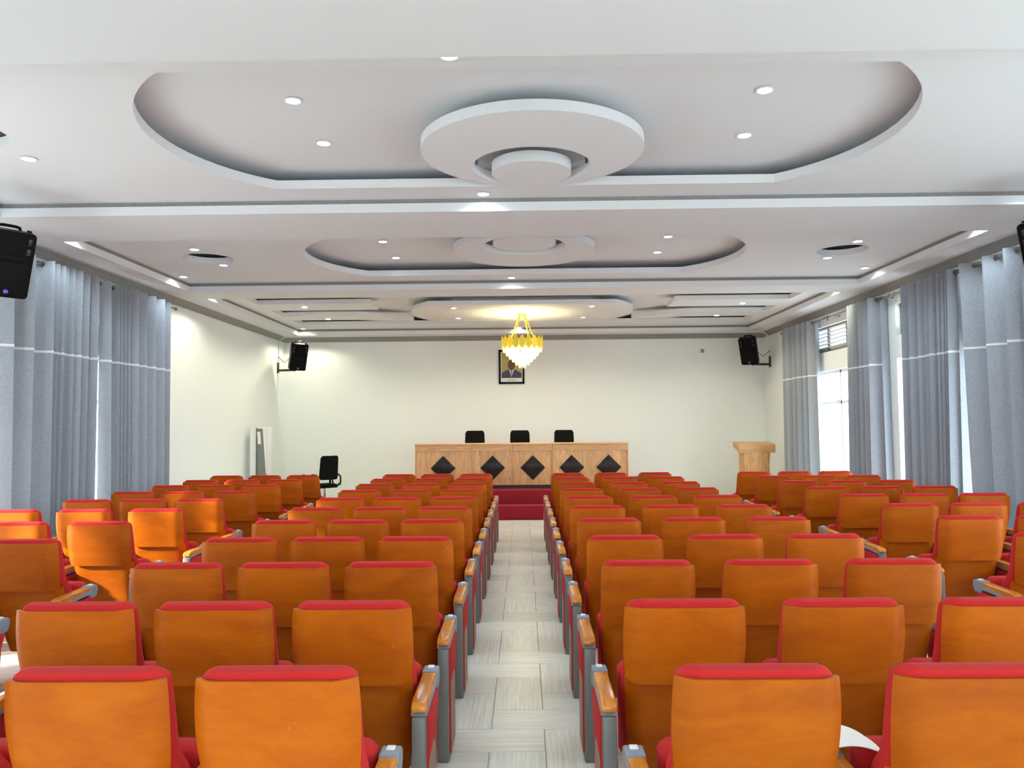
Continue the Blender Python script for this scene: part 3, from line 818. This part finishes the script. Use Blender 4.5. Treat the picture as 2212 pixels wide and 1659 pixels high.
curtain(1, 7.3, 9.24, 'grey curtain on the right wall nearest the right picture edge', [.14, .1, .09, .14, .2, .28, .20], .0, -.18, 8)
def rod(side, y0, y1, label):
    x = side*5.36; z = 3.525
    t = thing('curtain_rod', label, 'curtain rod', (x, (y0+y1)/2, z), 0, 'metal curtain rods')
    L = (y1-y0)/2
    MB().tube([(0, -L, 0), (0, L, 0)], .013, 10).build('rod', 'rod_metal', t)
    for s in (-1, 1):
        MB().tube([(0, s*L, 0), (0, s*(L+.02), 0), (0, s*(L+.05), 0), (0, s*(L+.08), 0), (0, s*(L+.10), 0)], [.013, .022, .030, .022, .006], 10).build('finial', 'rod_metal', t)
    for y in (-L+.12, 0, L-.12):
        MB().tube([(0, y, 0), (side*.14, y, 0)], .009, 8).build('wall_hook', 'rod_metal', t)
rod(-1, 7.6, 11.6, 'dark metal curtain rod above the left-hand curtains')
rod(1, 7.1, 10.95, 'dark metal curtain rod above the two nearest right-hand curtains')
rod(1, 11.2, 13.35, 'dark metal curtain rod above the curtain between door and window')
rod(1, 13.6, 15.75, 'dark metal curtain rod above the curtain beside the lectern')

# ------------------------------------------------------------------ portrait, signs, switch
p0, p1 = at_y(1077, 756, YB), at_y(1133, 829, YB)
cx, cz = (p0.x+p1.x)/2, (p0.z+p1.z)/2; w2, h2 = (p1.x-p0.x)/2, (p0.z-p1.z)/2
t = thing('framed_portrait', 'framed portrait photograph in black frame on the wall behind chandelier', 'picture', (cx, YB, cz))
plain('print_olive', srgb(170, 165, 95), .5); plain('print_skin', srgb(96, 62, 38), .5); plain('print_navy', srgb(38, 44, 78), .5)
plain('print_tie', srgb(170, 110, 110), .5); plain('print_grey', srgb(150, 150, 150), .5)
m = MB(); f = .045
m.box(-w2, w2, -.03, 0, h2-f, h2); m.box(-w2, w2, -.03, 0, -h2, -h2+f); m.box(-w2, -w2+f, -.03, 0, -h2, h2); m.box(w2-f, w2, -.03, 0, -h2, h2)
m.build('picture_frame', 'black_plastic', t, weld=False, smooth=False)
ph = MB().box(-w2+f, w2-f, -.012, -.002, -h2+f, h2-f).build('mount', 'printed_white', t, smooth=False)
MB().box(-w2+f+.02, w2-f-.02, -.0135, -.011, -h2+f+.09, h2-f-.02).build('printed_background', 'print_olive', ph, smooth=False)
by = -h2+f+.09; iw = w2-f-.02
MB().prism([(-iw, by), (iw, by), (iw, by+.10), (.10, by+.19), (-.10, by+.19), (-iw, by+.11)], -.015, -.013, 'y').build('printed_jacket', 'print_navy', ph, smooth=False)
MB().prism([(-.06, by+.20), (.06, by+.20), (0, by+.02)], -.0165, -.0145, 'y').build('printed_shirt', 'printed_white', ph, smooth=False)
MB().prism([(-.018, by+.18), (.018, by+.18), (.022, by+.06), (-.005, by+.03)], -.018, -.016, 'y').build('printed_tie', 'print_tie', ph, smooth=False)
MB().prism([(.085*math.cos(a*PI/12), by+.30+.12*math.sin(a*PI/12)) for a in range(24)], -.0165, -.0145, 'y').build('printed_head', 'print_skin', ph, smooth=False)
for z, hw in ((-h2+f+.055, .09), (-h2+f+.04, .13), (-h2+f+.025, .10)):
    MB().box(-hw, hw, -.0135, -.0115, z-.003, z+.003).build('caption_line', 'print_grey', ph, smooth=False)
p = at_y(1517, 758, YB)
t = thing('wall_plate', 'small grey square plate on the wall right of portrait', 'wall plate', (p.x, YB, p.z))
MB().box(-.04, .04, -.014, 0, -.04, .04).build('plate', 'print_grey', t, bevel=.004)
MB().prism([(-.018, .018), (.018, .018), (.018, .010), (-.006, -.012), (.018, -.012), (.018, -.02), (-.018, -.02), (-.018, -.012), (.006, .010), (-.018, .010)], -.016, -.013, 'y').build('mark', 'grey_metal', t, smooth=False)
p = at_x(362, 978, -XW)
t = thing('light_switch', 'small light switch on the left wall beside the curtain', 'switch', (-XW, p.y, p.z))
MB().box(0, .012, -.045, .045, -.06, .06).build('plate', 'print_grey', t, bevel=.004)
MB().box(.01, .02, -.02, .02, -.035, .035).build('rocker', 'white_paint', t, bevel=.003)
p = at_y(657, 1026, YB)
t = thing('wall_socket', 'small black plug in a wall socket left of the stage', 'socket', (p.x, YB, p.z))
MB().box(-.035, .035, -.012, 0, -.06, .02).build('plate', 'white_paint', t, bevel=.003)
MB().tube([(0, -.01, .0), (0, -.05, .0), (0, -.06, -.03)], .022, 10).build('plug', 'black_plastic', t)

# ------------------------------------------------------------------ chandelier
pc = at_y(1128, 745, 14.85)
t = thing('chandelier', 'gold crown chandelier with glowing crystal tiers on four chains', 'chandelier', (pc.x, 14.85, ZT))
MB().lathe([(.0001, -.012), (.25, -.012), (.32, -.006), (.33, .0)], 40).build('ceiling_rose', 'white_paint', t)
MB().lathe([(.0001, -.05), (.05, -.045), (.09, -.015), (.10, 0)], 24).build('canopy', 'gold_metal', t)
zc = -.50; RC = .40
for k in range(4):
    a = PI/4+.2+k*PI/2
    m = MB(); p_a = Vector((.06*math.cos(a), .06*math.sin(a), -.03)); p_b = Vector(((RC-.12)*math.cos(a), (RC-.12)*math.sin(a), zc-.02))
    n = 16; d = (p_b-p_a)
    for i in range(n):
        c = p_a+d*((i+.5)/n); q = d.normalized(); s1 = Vector((-math.sin(a), math.cos(a), 0)) if i % 2 else q.cross(Vector((-math.sin(a), math.cos(a), 0)))
        L = d.length/n*.72
        m.tube([c+q*L*math.cos(b*PI/4)+s1*.013*math.sin(b*PI/4) for b in range(9)], .005, 5, cap=False)
    m.build('chain', 'gold_metal', t, weld=False)
NP = 20; plate = MB().prism([(-.062, -.11), (0, -.18), (.062, -.11), (.062, .02), (0, .105), (-.062, .02)], -.003, .003, 'y').mesh('crown_plate', 'gold_metal', bevel=.001, seg=1)
cr = MB().lathe([(RC-.008, -.01), (RC+.008, -.01), (RC+.008, .012), (RC-.008, .012), (RC-.008, -.01)], 48).build('crown_ring', 'gold_metal', t); cr.location = (0, 0, zc-.05)
for k in range(NP):
    a = 2*PI*k/NP
    put('crown_plate', plate, cr, (RC*math.cos(a), RC*math.sin(a), 0), (0, 0, a+PI/2))
tiers = [(.37, zc-.10, .17, 54), (.31, zc-.17, .17, 46), (.25, zc-.24, .16, 38), (.19, zc-.31, .15, 30), (.13, zc-.38, .14, 20), (.06, zc-.45, .13, 10)]
for r, z, L, n in tiers:
    m = MB()
    for k in range(n):
        a = 2*PI*k/n; m.tube([(r*math.cos(a), r*math.sin(a), z+.04), (r*math.cos(a), r*math.sin(a), z-L+.03), (r*math.cos(a), r*math.sin(a), z-L)], [.012, .012, .003], 4)
    m.build('crystal_tier', 'crystal', t, smooth=False, weld=False)
bulb = MB().lathe([(.0001, -.05), (.02, -.04), (.028, -.01), (.018, .03), (.0001, .045)], 12).mesh('bulb', 'bulb_glow')
for k in range(8):
    a = 2*PI*k/8
    put('bulb', bulb, t, (.22*math.cos(a), .22*math.sin(a), zc-.12))
l = bpy.data.lights.new('chandelier_light', 'POINT'); l.energy = 42; l.color = (1, .91, .50); l.shadow_soft_size = .12
o = bpy.data.objects.new('chandelier_light', l); COL.objects.link(o); o.parent = t; o.location = (0, 0, zc-.26)
